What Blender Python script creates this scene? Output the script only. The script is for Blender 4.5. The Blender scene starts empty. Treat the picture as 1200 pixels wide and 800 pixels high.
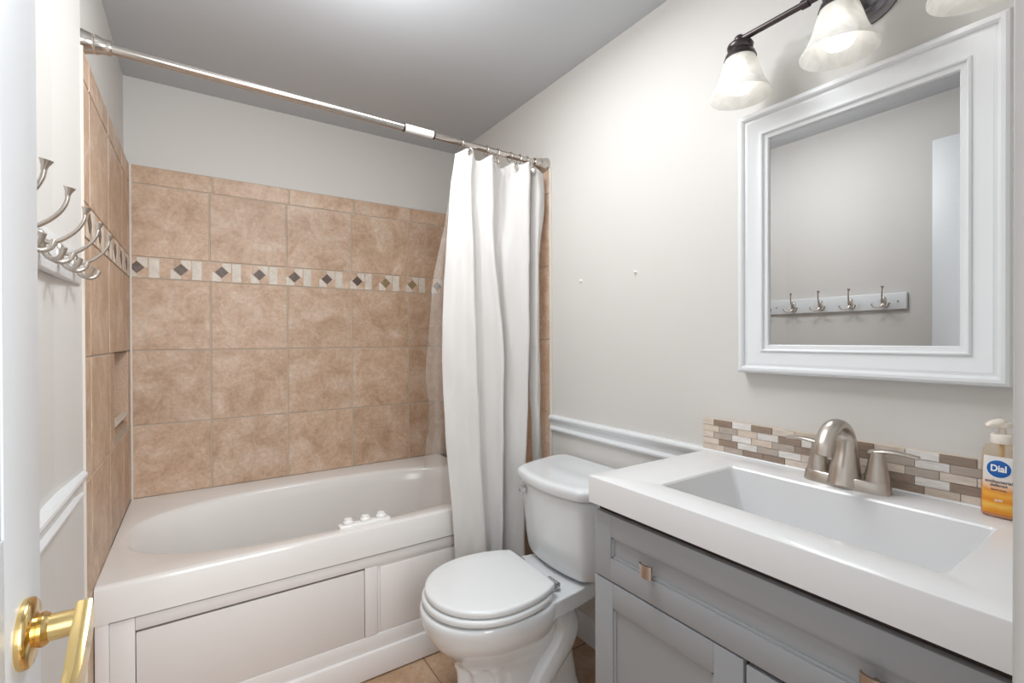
import bpy, bmesh, math, random
from mathutils import Vector, Matrix
from math import pi, sin, cos, radians

# ------------------------------------------------------------------ camera, light, exposure
S = bpy.context.scene
COL = S.collection
EYE = 1.192
cam = bpy.data.cameras.new('camera')
cam.sensor_fit = 'HORIZONTAL'
cam.sensor_width = 36.0
cam.lens = 551.3 / 1200 * 36.0
cam.clip_start = 0.01
cam_o = bpy.data.objects.new('camera', cam)
COL.objects.link(cam_o)
ya, pt, ro = .5877, -.005, -.0034
fw = Vector((sin(ya)*cos(pt), cos(ya)*cos(pt), sin(pt)))
r0 = Vector((cos(ya), -sin(ya), 0))
u0 = r0.cross(fw)
rt = cos(ro)*r0 + sin(ro)*u0
up = -sin(ro)*r0 + cos(ro)*u0
M3 = Matrix((rt, up, -fw)).transposed()
cam_o.matrix_world = Matrix.Translation((0, 0, EYE)) @ M3.to_4x4()
S.camera = cam_o

S.view_settings.view_transform = 'Standard'
S.view_settings.look = 'None'
S.view_settings.gamma = 1.0
S.view_settings.use_curve_mapping = False
S.view_settings.exposure = 0.2

world = bpy.data.worlds.new('world')
S.world = world
world.use_nodes = True
world.node_tree.nodes['Background'].inputs[0].default_value = (.97, .985, 1.0, 1)
world.node_tree.nodes['Background'].inputs[1].default_value = 1.0

def area(name, loc, aim, sx, sy, power, color=(1, .98, .95)):
    l = bpy.data.lights.new(name, 'AREA')
    l.shape = 'RECTANGLE'; l.size = sx; l.size_y = sy
    l.energy = power; l.color = color
    o = bpy.data.objects.new(name, l)
    o.location = loc
    o.rotation_euler = (Vector(aim) - Vector(loc)).to_track_quat('-Z', 'Y').to_euler()
    COL.objects.link(o)
    return o
# added soft fill through the open doorway, standing for a flash
area('doorway_fill', (.34, -1.25, 1.55), (.45, 2.4, 1.25), 1.1, 1.5, 34, (.965, .985, 1))
# added point fill under the bathroom ceiling, no fixture there, out of view
pl = bpy.data.lights.new('added_ceiling_fill', 'POINT')
pl.energy = 9.5; pl.color = (.955, .985, 1); pl.shadow_soft_size = .05
pl_o = bpy.data.objects.new('added_ceiling_fill', pl); pl_o.location = (.36, 1.19, 2.08)
COL.objects.link(pl_o)
area('added_ceiling_fill_area', (.54, 1.08, 2.26), (.54, 1.08, 0), .6, .5, 9.5, (.955, .985, 1))  # added downward fill panel that brightens the room, no lamp known here
BULB_STRENGTH = 1.8

# ------------------------------------------------------------------ materials
def new_mat(name):
    m = bpy.data.materials.new(name); m.use_nodes = True
    nt = m.node_tree
    return m, nt, nt.nodes['Principled BSDF']

def mat(name, col, rough=.5, metal=0., spec=.5, noise=0., nscale=8., bump=0., bscale=60., coat=0.):
    m, nt, b = new_mat(name)
    b.inputs['Base Color'].default_value = (*col, 1)
    b.inputs['Roughness'].default_value = rough
    b.inputs['Metallic'].default_value = metal
    b.inputs['Specular IOR Level'].default_value = spec
    b.inputs['Coat Weight'].default_value = coat
    b.inputs['Coat Roughness'].default_value = .08
    tc = nt.nodes.new('ShaderNodeTexCoord')
    if noise > 0:
        n = nt.nodes.new('ShaderNodeTexNoise'); n.inputs['Scale'].default_value = nscale
        n.inputs['Detail'].default_value = 4
        nt.links.new(tc.outputs['Object'], n.inputs['Vector'])
        mx = nt.nodes.new('ShaderNodeMix'); mx.data_type = 'RGBA'
        mx.inputs[6].default_value = (*[c*(1-noise) for c in col], 1)
        mx.inputs[7].default_value = (*[min(1, c*(1+noise)) for c in col], 1)
        nt.links.new(n.outputs['Fac'], mx.inputs[0])
        nt.links.new(mx.outputs[2], b.inputs['Base Color'])
    if bump > 0:
        n2 = nt.nodes.new('ShaderNodeTexNoise'); n2.inputs['Scale'].default_value = bscale
        n2.inputs['Detail'].default_value = 3
        nt.links.new(tc.outputs['Object'], n2.inputs['Vector'])
        bp = nt.nodes.new('ShaderNodeBump'); bp.inputs['Strength'].default_value = bump
        bp.inputs['Distance'].default_value = .002
        nt.links.new(n2.outputs['Fac'], bp.inputs['Height'])
        nt.links.new(bp.outputs['Normal'], b.inputs['Normal'])
    return m

def srgb(r, g, b):
    f = lambda c: (c/255/12.92) if c/255 <= .04045 else ((c/255+.055)/1.055)**2.4
    return (f(r), f(g), f(b))

M = {}
M['wall'] = mat('wall_paint', srgb(213, 210, 206), .6, spec=.3, noise=.012, nscale=3, bump=.08, bscale=120)
M['ceil'] = mat('ceiling_paint', srgb(196, 199, 203), .8, spec=.2, bump=.05, bscale=100)
M['trim'] = mat('white_trim_paint', srgb(226, 228, 230), .35, spec=.5, noise=.01)
M['jamb'] = mat('grey_jamb_paint', srgb(184, 181, 178), .5, noise=.05, nscale=14)  # greyer than the white trim, slightly mottled
M['door'] = mat('white_door_paint', srgb(214, 217, 220), .4, spec=.5, noise=.012, nscale=20, bump=.06, bscale=40)
M['tub'] = mat('tub_acrylic', srgb(231, 228, 225), .18, spec=.5, coat=.3, noise=.006)
M['apron'] = mat('apron_white', srgb(228, 224, 222), .35, spec=.45, noise=.008)
M['panel'] = mat('access_panel_white', srgb(222, 217, 214), .4, spec=.4, noise=.01)
M['porc'] = mat('porcelain', srgb(225, 228, 230), .12, spec=.55, coat=.5)
M['seat'] = mat('toilet_seat_plastic', srgb(226, 228, 229), .22, spec=.5)
M['counter'] = mat('cultured_marble', srgb(228, 228, 229), .25, spec=.5, coat=.2)
M['cab'] = mat('grey_cabinet_paint', srgb(158, 161, 165), .42, spec=.45, noise=.012, nscale=30)
M['cabin'] = mat('cabinet_painted_shade', srgb(62, 50, 46), .7)  # shade of the gap below the sink top put into the frame's colour
M['dark'] = mat('dark_gap', srgb(60, 55, 52), .8)
M['nickel'] = mat('brushed_nickel', (.57, .52, .47), .33, metal=1., bump=.03, bscale=200)
M['rod'] = mat('rod_nickel', (.60, .56, .52), .2, metal=1.)
M['chrome'] = mat('chrome', (.62, .63, .64), .12, metal=1.)
M['hinge'] = mat('grey_hinge_plastic', srgb(190, 193, 196), .22, metal=.8)
M['brass'] = mat('polished_brass', (.80, .60, .27), .16, metal=1.)
M['bronze'] = mat('oil_rubbed_bronze', (.085, .07, .07), .3, metal=.75, noise=.3, nscale=30)
M['canopy'] = mat('light_bronze_canopy', (.20, .19, .20), .28, metal=.9, noise=.2, nscale=25)  # lighter and more reflective than the crossbar bronze
M['pullm'] = mat('brushed_bronze_pull', (.50, .40, .33), .3, metal=1.)
M['sticker'] = mat('white_rod_sleeve', srgb(228, 226, 224), .35)
M['knobw'] = mat('white_knob_plastic', srgb(238, 236, 234), .25)
M['drain'] = mat('drain_metal', (.6, .58, .55), .2, metal=1.)
M['grout'] = mat('tile_grout', srgb(190, 177, 162), .9, noise=.10, nscale=25)
M['grout_floor'] = mat('floor_grout', srgb(142, 112, 90), .9, noise=.1, nscale=25)
M['groutd'] = mat('pale_grout', srgb(206, 194, 180), .9, noise=.05, nscale=25)
M['bull'] = mat('pale_caulk_edge', srgb(222, 214, 204), .6)
M['screw'] = mat('screw_metal', (.35, .33, .31), .4, metal=1.)
M['anchor'] = mat('white_wall_anchor', srgb(236, 236, 236), .4)
M['pumpw'] = mat('white_pump_plastic', srgb(236, 226, 214), .3)
M['txtgrey'] = mat('grey_print', srgb(88, 90, 98), .5)
M['txtwhite'] = mat('white_print', srgb(246, 246, 246), .5)
M['blue'] = mat('blue_print', srgb(20, 92, 168), .4)
M['navy'] = mat('pale_oval_rim', srgb(225, 232, 240), .4)

def mirror_mat():
    m, nt, b = new_mat('mirror_glass')
    b.inputs['Base Color'].default_value = (.57, .57, .57, 1)
    b.inputs['Metallic'].default_value = 1
    b.inputs['Roughness'].default_value = .0
    return m
M['mirror'] = mirror_mat()

def tile_mat(name, dark, mid, light, vein=1.0, rough=.42, scale=9):
    """mottled ceramic; the per-tile random number in the colour attribute shifts the pattern"""
    m, nt, b = new_mat(name)
    L = nt.links.new
    tc = nt.nodes.new('ShaderNodeTexCoord')
    at = nt.nodes.new('ShaderNodeAttribute'); at.attribute_name = 'tint'
    sc = nt.nodes.new('ShaderNodeVectorMath'); sc.operation = 'SCALE'
    L(at.outputs['Vector'], sc.inputs[0]); sc.inputs['Scale'].default_value = 17.3
    ad = nt.nodes.new('ShaderNodeVectorMath'); ad.operation = 'ADD'
    L(tc.outputs['Object'], ad.inputs[0]); L(sc.outputs[0], ad.inputs[1])
    n = nt.nodes.new('ShaderNodeTexNoise'); n.inputs['Scale'].default_value = scale
    n.inputs['Detail'].default_value = 8; n.inputs['Roughness'].default_value = .68
    n.inputs['Distortion'].default_value = .5
    L(ad.outputs[0], n.inputs['Vector'])
    r = nt.nodes.new('ShaderNodeValToRGB')
    e = r.color_ramp.elements
    e[0].position = .30; e[0].color = (*dark, 1)
    e[1].position = .72; e[1].color = (*light, 1)
    k = e.new(.5); k.color = (*mid, 1)
    L(n.outputs['Fac'], r.inputs[0])
    n2 = nt.nodes.new('ShaderNodeTexNoise'); n2.inputs['Scale'].default_value = 70
    n2.inputs['Detail'].default_value = 5; n2.inputs['Roughness'].default_value = .7
    L(ad.outputs[0], n2.inputs['Vector'])
    mr = nt.nodes.new('ShaderNodeMapRange')
    mr.inputs[1].default_value = .35; mr.inputs[2].default_value = .65
    mr.inputs[3].default_value = 1 - .13*vein; mr.inputs[4].default_value = 1 + .10*vein
    L(n2.outputs['Fac'], mr.inputs[0])
    mu = nt.nodes.new('ShaderNodeVectorMath'); mu.operation = 'SCALE'
    L(r.outputs[0], mu.inputs[0]); L(mr.outputs[0], mu.inputs['Scale'])
    # slight tile to tile shift in tone
    sx = nt.nodes.new('ShaderNodeSeparateXYZ'); L(at.outputs['Vector'], sx.inputs[0])
    m2 = nt.nodes.new('ShaderNodeMapRange'); m2.inputs[3].default_value = .96; m2.inputs[4].default_value = 1.04
    L(sx.outputs[0], m2.inputs[0])
    mu2 = nt.nodes.new('ShaderNodeVectorMath'); mu2.operation = 'SCALE'
    L(mu.outputs[0], mu2.inputs[0]); L(m2.outputs[0], mu2.inputs['Scale'])
    L(mu2.outputs[0], b.inputs['Base Color'])
    b.inputs['Roughness'].default_value = rough
    bp = nt.nodes.new('ShaderNodeBump'); bp.inputs['Strength'].default_value = .25; bp.inputs['Distance'].default_value = .002
    L(n2.outputs['Fac'], bp.inputs['Height']); L(bp.outputs['Normal'], b.inputs['Normal'])
    return m
M['tile'] = tile_mat('beige_wall_tile', srgb(176, 144, 117), srgb(198, 168, 143), srgb(218, 199, 181))
M['floor_tile'] = tile_mat('tan_floor_tile', srgb(160, 126, 98), srgb(184, 151, 122), srgb(200, 174, 150), scale=7, rough=.35)
M['mlight'] = tile_mat('cream_travertine', srgb(205, 194, 180), srgb(214, 205, 193), srgb(226, 219, 209), .6, scale=20)
M['mdark'] = tile_mat('brown_diamond', srgb(84, 68, 60), srgb(98, 82, 74), srgb(120, 104, 94), .8, scale=40)
M['molive'] = tile_mat('olive_diamond', srgb(128, 108, 74), srgb(146, 126, 92), srgb(160, 142, 112), .8, scale=40)

def attr_mat(name, rough):
    """colour comes from the tile's own colour attribute, with fine grain along its length"""
    m, nt, b = new_mat(name); L = nt.links.new
    at = nt.nodes.new('ShaderNodeAttribute'); at.attribute_name = 'tint'
    tc = nt.nodes.new('ShaderNodeTexCoord')
    mp = nt.nodes.new('ShaderNodeMapping'); mp.inputs['Scale'].default_value = (20, 25, 220)
    L(tc.outputs['Object'], mp.inputs[0])
    n = nt.nodes.new('ShaderNodeTexNoise'); n.inputs['Scale'].default_value = 1.5; n.inputs['Detail'].default_value = 5
    L(mp.outputs[0], n.inputs['Vector'])
    mr = nt.nodes.new('ShaderNodeMapRange')
    mr.inputs[1].default_value = .3; mr.inputs[2].default_value = .7
    mr.inputs[3].default_value = .86; mr.inputs[4].default_value = 1.12
    L(n.outputs['Fac'], mr.inputs[0])
    mu = nt.nodes.new('ShaderNodeVectorMath'); mu.operation = 'SCALE'
    L(at.outputs['Color'], mu.inputs[0]); L(mr.outputs[0], mu.inputs['Scale'])
    L(mu.outputs[0], b.inputs['Base Color'])
    b.inputs['Roughness'].default_value = rough
    return m
M['mosaic'] = attr_mat('mixed_stone_mosaic', .3)

def cloth_mat():
    m, nt, b = new_mat('white_cotton'); L = nt.links.new
    b.inputs['Base Color'].default_value = (*srgb(230, 228, 226), 1)
    b.inputs['Roughness'].default_value = .9
    b.inputs['Specular IOR Level'].default_value = .1
    tc = nt.nodes.new('ShaderNodeTexCoord')
    w = nt.nodes.new('ShaderNodeTexNoise'); w.inputs['Scale'].default_value = 260; w.inputs['Detail'].default_value = 2
    L(tc.outputs['Object'], w.inputs['Vector'])
    n = nt.nodes.new('ShaderNodeTexNoise'); n.inputs['Scale'].default_value = 9; n.inputs['Detail'].default_value = 4
    L(tc.outputs['Object'], n.inputs['Vector'])
    ad = nt.nodes.new('ShaderNodeMath'); ad.operation = 'MULTIPLY_ADD'; ad.inputs[1].default_value = .12
    L(w.outputs['Fac'], ad.inputs[0]); L(n.outputs['Fac'], ad.inputs[2])
    bp = nt.nodes.new('ShaderNodeBump'); bp.inputs['Strength'].default_value = .35; bp.inputs['Distance'].default_value = .006
    L(ad.outputs[0], bp.inputs['Height']); L(bp.outputs['Normal'], b.inputs['Normal'])
    tr = nt.nodes.new('ShaderNodeBsdfTranslucent'); tr.inputs[0].default_value = (*srgb(243, 236, 228), 1)
    mx = nt.nodes.new('ShaderNodeMixShader'); mx.inputs[0].default_value = .22
    L(b.outputs[0], mx.inputs[1]); L(tr.outputs[0], mx.inputs[2])
    L(mx.outputs[0], nt.nodes['Material Output'].inputs[0])
    return m
M['cloth'] = cloth_mat()

def vinyl_mat():
    m, nt, b = new_mat('clear_vinyl'); L = nt.links.new
    b.inputs['Base Color'].default_value = (*srgb(232, 226, 220), 1)
    b.inputs['Roughness'].default_value = .25
    t = nt.nodes.new('ShaderNodeBsdfTransparent')
    t.inputs[0].default_value = (.96, .95, .94, 1)
    mx = nt.nodes.new('ShaderNodeMixShader'); mx.inputs[0].default_value = .25
    L(t.outputs[0], mx.inputs[1]); L(b.outputs[0], mx.inputs[2])
    L(mx.outputs[0], nt.nodes['Material Output'].inputs[0])
    return m
M['vinyl'] = vinyl_mat()

def shade_mat():
    m, nt, b = new_mat('alabaster_glass'); L = nt.links.new
    tc = nt.nodes.new('ShaderNodeTexCoord')
    n = nt.nodes.new('ShaderNodeTexNoise'); n.inputs['Scale'].default_value = 22; n.inputs['Detail'].default_value = 5
    n.inputs['Distortion'].default_value = 1.8
    L(tc.outputs['Object'], n.inputs['Vector'])
    r = nt.nodes.new('ShaderNodeValToRGB')
    r.color_ramp.elements[0].position = .35; r.color_ramp.elements[0].color = (*srgb(236, 234, 228), 1)
    r.color_ramp.elements[1].position = .65; r.color_ramp.elements[1].color = (*srgb(250, 249, 246), 1)
    L(n.outputs['Fac'], r.inputs[0])
    L(r.outputs[0], b.inputs['Base Color']); b.inputs['Roughness'].default_value = .25
    tr = nt.nodes.new('ShaderNodeBsdfTranslucent'); L(r.outputs[0], tr.inputs[0])
    tp = nt.nodes.new('ShaderNodeBsdfTransparent')
    m1 = nt.nodes.new('ShaderNodeMixShader'); m1.inputs[0].default_value = .38
    L(b.outputs[0], m1.inputs[1]); L(tr.outputs[0], m1.inputs[2])
    m2 = nt.nodes.new('ShaderNodeMixShader'); m2.inputs[0].default_value = .30
    L(m1.outputs[0], m2.inputs[1]); L(tp.outputs[0], m2.inputs[2])
    L(m2.outputs[0], nt.nodes['Material Output'].inputs[0])
    return m
M['shade'] = shade_mat()

def bulb_mat():
    m, nt, b = new_mat('lit_bulb')
    b.inputs['Base Color'].default_value = (1, 1, 1, 1)
    b.inputs['Emission Color'].default_value = (1, .975, .94, 1)
    b.inputs['Emission Strength'].default_value = BULB_STRENGTH
    return m
M['bulb'] = bulb_mat()

def clear_mat(name, col, rough, mixv):
    m, nt, b = new_mat(name); L = nt.links.new
    b.inputs['Base Color'].default_value = (*col, 1)
    b.inputs['Roughness'].default_value = rough
    t = nt.nodes.new('ShaderNodeBsdfTransparent'); t.inputs[0].default_value = (*col, 1)
    mx = nt.nodes.new('ShaderNodeMixShader'); mx.inputs[0].default_value = mixv
    L(t.outputs[0], mx.inputs[1]); L(b.outputs[0], mx.inputs[2])
    L(mx.outputs[0], nt.nodes['Material Output'].inputs[0])
    return m
M['clear'] = clear_mat('clear_bottle_plastic', srgb(246, 238, 226), .08, .16)
M['soap'] = clear_mat('orange_soap', srgb(244, 150, 26), .1, .8)
M['diptube'] = clear_mat('yellow_dip_tube', srgb(240, 196, 80), .2, .8)

def label_mat():
    m, nt, b = new_mat('printed_soap_label'); L = nt.links.new
    tc = nt.nodes.new('ShaderNodeTexCoord')
    sx = nt.nodes.new('ShaderNodeSeparateXYZ'); L(tc.outputs['Object'], sx.inputs[0])
    n = nt.nodes.new('ShaderNodeTexNoise'); n.inputs['Scale'].default_value = 30
    L(tc.outputs['Object'], n.inputs['Vector'])
    ma = nt.nodes.new('ShaderNodeMath'); ma.operation = 'MULTIPLY_ADD'; ma.inputs[1].default_value = .014
    L(n.outputs['Fac'], ma.inputs[0]); L(sx.outputs['Z'], ma.inputs[2])
    r = nt.nodes.new('ShaderNodeValToRGB'); e = r.color_ramp.elements
    mr = nt.nodes.new('ShaderNodeMapRange'); mr.inputs[1].default_value = .005; mr.inputs[2].default_value = .125
    L(ma.outputs[0], mr.inputs[0]); L(mr.outputs[0], r.inputs[0])
    e[0].position = 0; e[0].color = (*srgb(214, 120, 20), 1)
    e[1].position = 1; e[1].color = (*srgb(232, 230, 228), 1)
    for p, c in ((.12, (226, 150, 40)), (.2, (240, 190, 84)), (.27, (228, 138, 30)), (.36, (240, 176, 70)), (.43, (232, 150, 60)), (.52, (236, 200, 168)), (.62, (232, 222, 214))):
        k = e.new(p); k.color = (*srgb(*c), 1)
    L(r.outputs[0], b.inputs['Base Color']); b.inputs['Roughness'].default_value = .35
    return m
M['label'] = label_mat()

# ------------------------------------------------------------------ mesh helpers
class MB:
    def __init__(s): s.bm = bmesh.new(); s.mi = 0; s.tint = None
    def _tag(s, faces):
        for f in faces: f.material_index = s.mi
    def box(s, x0, x1, y0, y1, z0, z1, bev=0., seg=2):
        vs = [s.bm.verts.new(p) for p in ((x0,y0,z0),(x1,y0,z0),(x1,y1,z0),(x0,y1,z0),(x0,y0,z1),(x1,y0,z1),(x1,y1,z1),(x0,y1,z1))]
        fs = [s.bm.faces.new([vs[i] for i in q]) for q in ((0,3,2,1),(4,5,6,7),(0,1,5,4),(1,2,6,5),(2,3,7,6),(3,0,4,7))]
        s._tag(fs)
        if bev > 0:
            es = list({e for f in fs for e in f.edges})
            r = bmesh.ops.bevel(s.bm, geom=es, offset=bev, segments=seg, affect='EDGES', profile=.5)
            s._tag(r['faces'])
        return s
    def rings(s, rings, cap0=True, cap1=True, closed=True):
        R = [[s.bm.verts.new(p) for p in r] for r in rings]
        n = len(R[0]); fs = []
        for a, b in zip(R, R[1:]):
            for i in range(n if closed else n-1):
                j = (i+1) % n
                fs.append(s.bm.faces.new((a[i], a[j], b[j], b[i])))
        if cap0: fs.append(s.bm.faces.new(R[0][::-1]))
        if cap1: fs.append(s.bm.faces.new(R[-1]))
        s._tag(fs)
        return s
    def lathe(s, prof, origin=(0,0,0), axis=(0,0,1), seg=32, cap0=True, cap1=True):
        a = Vector(axis).normalized()
        t = Vector((1,0,0)) if abs(a.x) < .9 else Vector((0,1,0))
        e1 = a.cross(t).normalized(); e2 = a.cross(e1)
        o = Vector(origin)
        rs = [[o + a*h + (e1*cos(2*pi*k/seg) + e2*sin(2*pi*k/seg))*r for k in range(seg)] for r, h in prof]
        return s.rings(rs, cap0, cap1)
    def tube(s, pts, rad, seg=14, smooth=0, flat=1., ref=None, cap=True):
        P = [Vector(p) for p in pts]
        R = list(rad) if hasattr(rad, '__len__') else [rad]*len(P)
        if smooth:
            P, R = crom(P, R, smooth)
        rings = []; prev = None
        for i, p in enumerate(P):
            d = (P[min(i+1, len(P)-1)] - P[max(i-1, 0)]).normalized()
            if prev is None:
                t = Vector(ref) if ref else (Vector((0,0,1)) if abs(d.z) < .9 else Vector((1,0,0)))
                n1 = (t - d*t.dot(d)).normalized()
            else:
                n1 = (prev - d*prev.dot(d)).normalized()
            prev = n1; n2 = d.cross(n1)
            fl = flat[i] if hasattr(flat, '__len__') else flat
            rings.append([p + n1*cos(2*pi*k/seg)*R[i] + n2*sin(2*pi*k/seg)*R[i]*fl for k in range(seg)])
        return s.rings(rings, cap, cap)
    def sphere(s, c, r, sc=(1,1,1), seg=24):
        rs = []
        for i in range(1, seg//2):
            th = pi*i/(seg//2)
            rs.append([(c[0]+r*sc[0]*sin(th)*cos(2*pi*k/seg), c[1]+r*sc[1]*sin(th)*sin(2*pi*k/seg), c[2]-r*sc[2]*cos(th)) for k in range(seg)])
        return s.rings(rs)
    def quad(s, *p):
        s._tag([s.bm.faces.new([s.bm.verts.new(q) for q in p])]); return s
    def prism(s, outline, z0, z1, bev=0., seg=2):
        n = len(outline)
        lo = [s.bm.verts.new((x, y, z0)) for x, y in outline]; hi = [s.bm.verts.new((x, y, z1)) for x, y in outline]
        fs = [s.bm.faces.new(lo[::-1]), s.bm.faces.new(hi)]
        for i in range(n):
            j = (i+1) % n; fs.append(s.bm.faces.new((lo[i], lo[j], hi[j], hi[i])))
        s._tag(fs)
        if bev:
            es = list(fs[1].edges) + list(fs[0].edges)
            r = bmesh.ops.bevel(s.bm, geom=es, offset=bev, segments=seg, affect='EDGES', profile=.5); s._tag(r['faces'])
        return s
    def build(s, name, mats, parent=None, smooth=35, local=False, recalc=True):
        if recalc: bmesh.ops.recalc_face_normals(s.bm, faces=s.bm.faces)
        me = bpy.data.meshes.new(name); s.bm.to_mesh(me); s.bm.free()
        o = bpy.data.objects.new(name, me); COL.objects.link(o)
        for m in (mats if isinstance(mats, (list, tuple)) else [mats]): me.materials.append(M[m])
        if smooth:
            me.polygons.foreach_set('use_smooth', [True]*len(me.polygons))
            me.set_sharp_from_angle(angle=radians(smooth))
        if parent is not None:
            o.parent = parent
            if not local:
                b = world_base(parent)
                me.transform(Matrix.Translation(-b))
        return o

BASE = {}
def world_base(o):
    v = Vector((0,0,0))
    while o is not None:
        v += o.location; o = o.parent
    return v

def crom(P, R, k):
    """Catmull-Rom resampling of points and radii"""
    out = []; ro_ = []
    n = len(P)
    for i in range(n-1):
        p0, p1, p2, p3 = P[max(i-1,0)], P[i], P[i+1], P[min(i+2,n-1)]
        for j in range(k):
            t = j/k
            out.append(.5*((2*p1)+(p2-p0)*t+(2*p0-5*p1+4*p2-p3)*t*t+(3*p1-p0-3*p2+p3)*t**3))
            ro_.append(R[i]*(1-t)+R[i+1]*t)
    out.append(P[-1]); ro_.append(R[-1])
    return out, ro_

def tag(o, label=None, cat=None, group=None, kind=None):
    if label: o['label'] = label
    if cat: o['category'] = cat
    if group: o['group'] = group
    if kind: o['kind'] = kind
    return o
def struct(o): o['kind'] = 'structure'; return o
def thing(name, label, cat, loc=(0,0,0), group=None):
    o = bpy.data.objects.new(name, None); COL.objects.link(o)
    o.location = loc; o.empty_display_size = .05
    return tag(o, label, cat, group)

# ------------------------------------------------------------------ room dimensions (metres; the eye stands over x=0, y=0)
XL, XR = -.2545, 1.272          # painted side walls
YB, YF = 2.512, .065            # painted back wall, inner face of the door wall
ZC = 2.289
TXL, TXR, TYB = -.236, 1.262, 2.5   # tile faces
RIM = .532
rng = random.Random(5)

# floor: square tan tiles as real slabs over grout
def add_tiles(mb, cells, place, gap=.0027, h=.003, edge=.0016, lay=None):
    """cells (u0,u1,v0,v1) become bevelled slabs; place(u,v,h) -> point"""
    for (u0, u1, v0, v1) in cells:
        t = (rng.random(), rng.random(), rng.random(), 1)
        a, b, c, d = u0+gap, u1-gap, v0+gap, v1-gap
        lo = [mb.bm.verts.new(place(*q, 0)) for q in ((a,c),(b,c),(b,d),(a,d))]
        hi = [mb.bm.verts.new(place(q[0], q[1], h)) for q in ((a+edge,c+edge),(b-edge,c+edge),(b-edge,d-edge),(a+edge,d-edge))]
        fs = [mb.bm.faces.new(hi)] + [mb.bm.faces.new((lo[i], lo[(i+1)%4], hi[(i+1)%4], hi[i])) for i in range(4)]
        mb._tag(fs)
        for f in fs:
            for l in f.loops: l[lay] = t

m = MB(); lay = m.bm.loops.layers.float_color.new('tint')
m.mi = 1
m.box(XL-.1, XR+.1, -1.6, YB+.1, -.06, -.003)
m.mi = 0
cells = []
P_ = .330
for i in range(-4, 3):
    for j in range(-5, 8):
        x0 = .695 + i*P_; y0 = .055 + j*P_
        if x0+P_ < XL-.1 or x0 > XR: continue
        cells.append((max(x0, XL-.09), min(x0+P_, XR), y0, min(y0+P_, YB)))
add_tiles(m, [c for c in cells if c[1]-c[0] > .02 and c[3]-c[2] > .02], lambda u, v, h: (u, v, -.003+h*.75), lay=lay)
struct(m.build('floor', ['floor_tile', 'grout_floor'], smooth=0))

struct(MB().box(XL-.1, XR+.1, YF-.12, YB+.1, ZC, ZC+.08).build('ceiling', 'ceil', smooth=0))
wall_back = struct(MB().box(XL-.1, XR+.1, YB, YB+.1, -.05, ZC).build('wall_back', 'wall', smooth=0))
wall_right = struct(MB().box(XR, XR+.1, YF-.12, YB, -.05, ZC).build('wall_right', 'wall', smooth=0))
# left wall with the shampoo niche cut out of it
NY0, NY1, NZ0, NZ1, ND = 2.066, 2.425, .868, 1.150, .085
m = MB()
m.box(XL-.12, XL, YF-.12, NY0, -.05, ZC)
m.box(XL-.12, XL, NY1, YB, -.05, ZC)
m.box(XL-.12, XL, NY0, NY1, -.05, NZ0)
m.box(XL-.12, XL, NY0, NY1, NZ1, ZC)
m.box(XL-.12, XL-ND-.001, NY0, NY1, NZ0, NZ1)
# plaster faired out to meet the tile's outer edge
m.rings([[(XL, 1.36, z), (XL, 1.567, z), (-.2405, 1.567, z)] for z in (0, ZC)])
wall_left = struct(m.build('wall_left', 'wall', smooth=0))
# door wall with the doorway the view is taken from
DX0, DX1, DZ = -.180, .478, 2.065
m = MB()
m.box(XL, DX0-.02, YF-.12, YF, 0, ZC)
m.box(DX1+.02, XR, YF-.12, YF, 0, ZC)
m.box(DX0-.02, DX1+.02, YF-.12, YF, DZ+.02, ZC)
struct(m.build('wall_front', 'wall', smooth=0))
m = MB()
m.box(DX0-.02, DX0, YF-.12, YF, 0, DZ, .002)
m.box(DX1, DX1+.02, YF-.12, YF, 0, DZ, .002)
m.box(DX0-.02, DX1+.02, YF-.12, YF, DZ, DZ+.02, .002)
m.box(DX1-.012, DX1, YF-.085, YF-.045, 0, DZ, .002)            # door stop
m.box(DX1-.002, DX1+.058, YF, .0805, 0, DZ+.06, .004)           # casing, strike side
m.box(DX0-.058, DX0+.002, YF, .0805, 0, DZ+.06, .004)           # casing, hinge side
m.box(DX0+.002, DX1-.002, YF, .0805, DZ-.002, DZ+.06, .004)
struct(m.build('trim_1', 'jamb'))

# ------------------------------------------------------------------ tile surround
Z_ROWS = [(RIM-.002, .835), (.835, 1.149), (1.149, 1.454), (1.542, 1.847), (1.847, 1.925)]
ZM0, ZM1 = 1.454, 1.542

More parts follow.
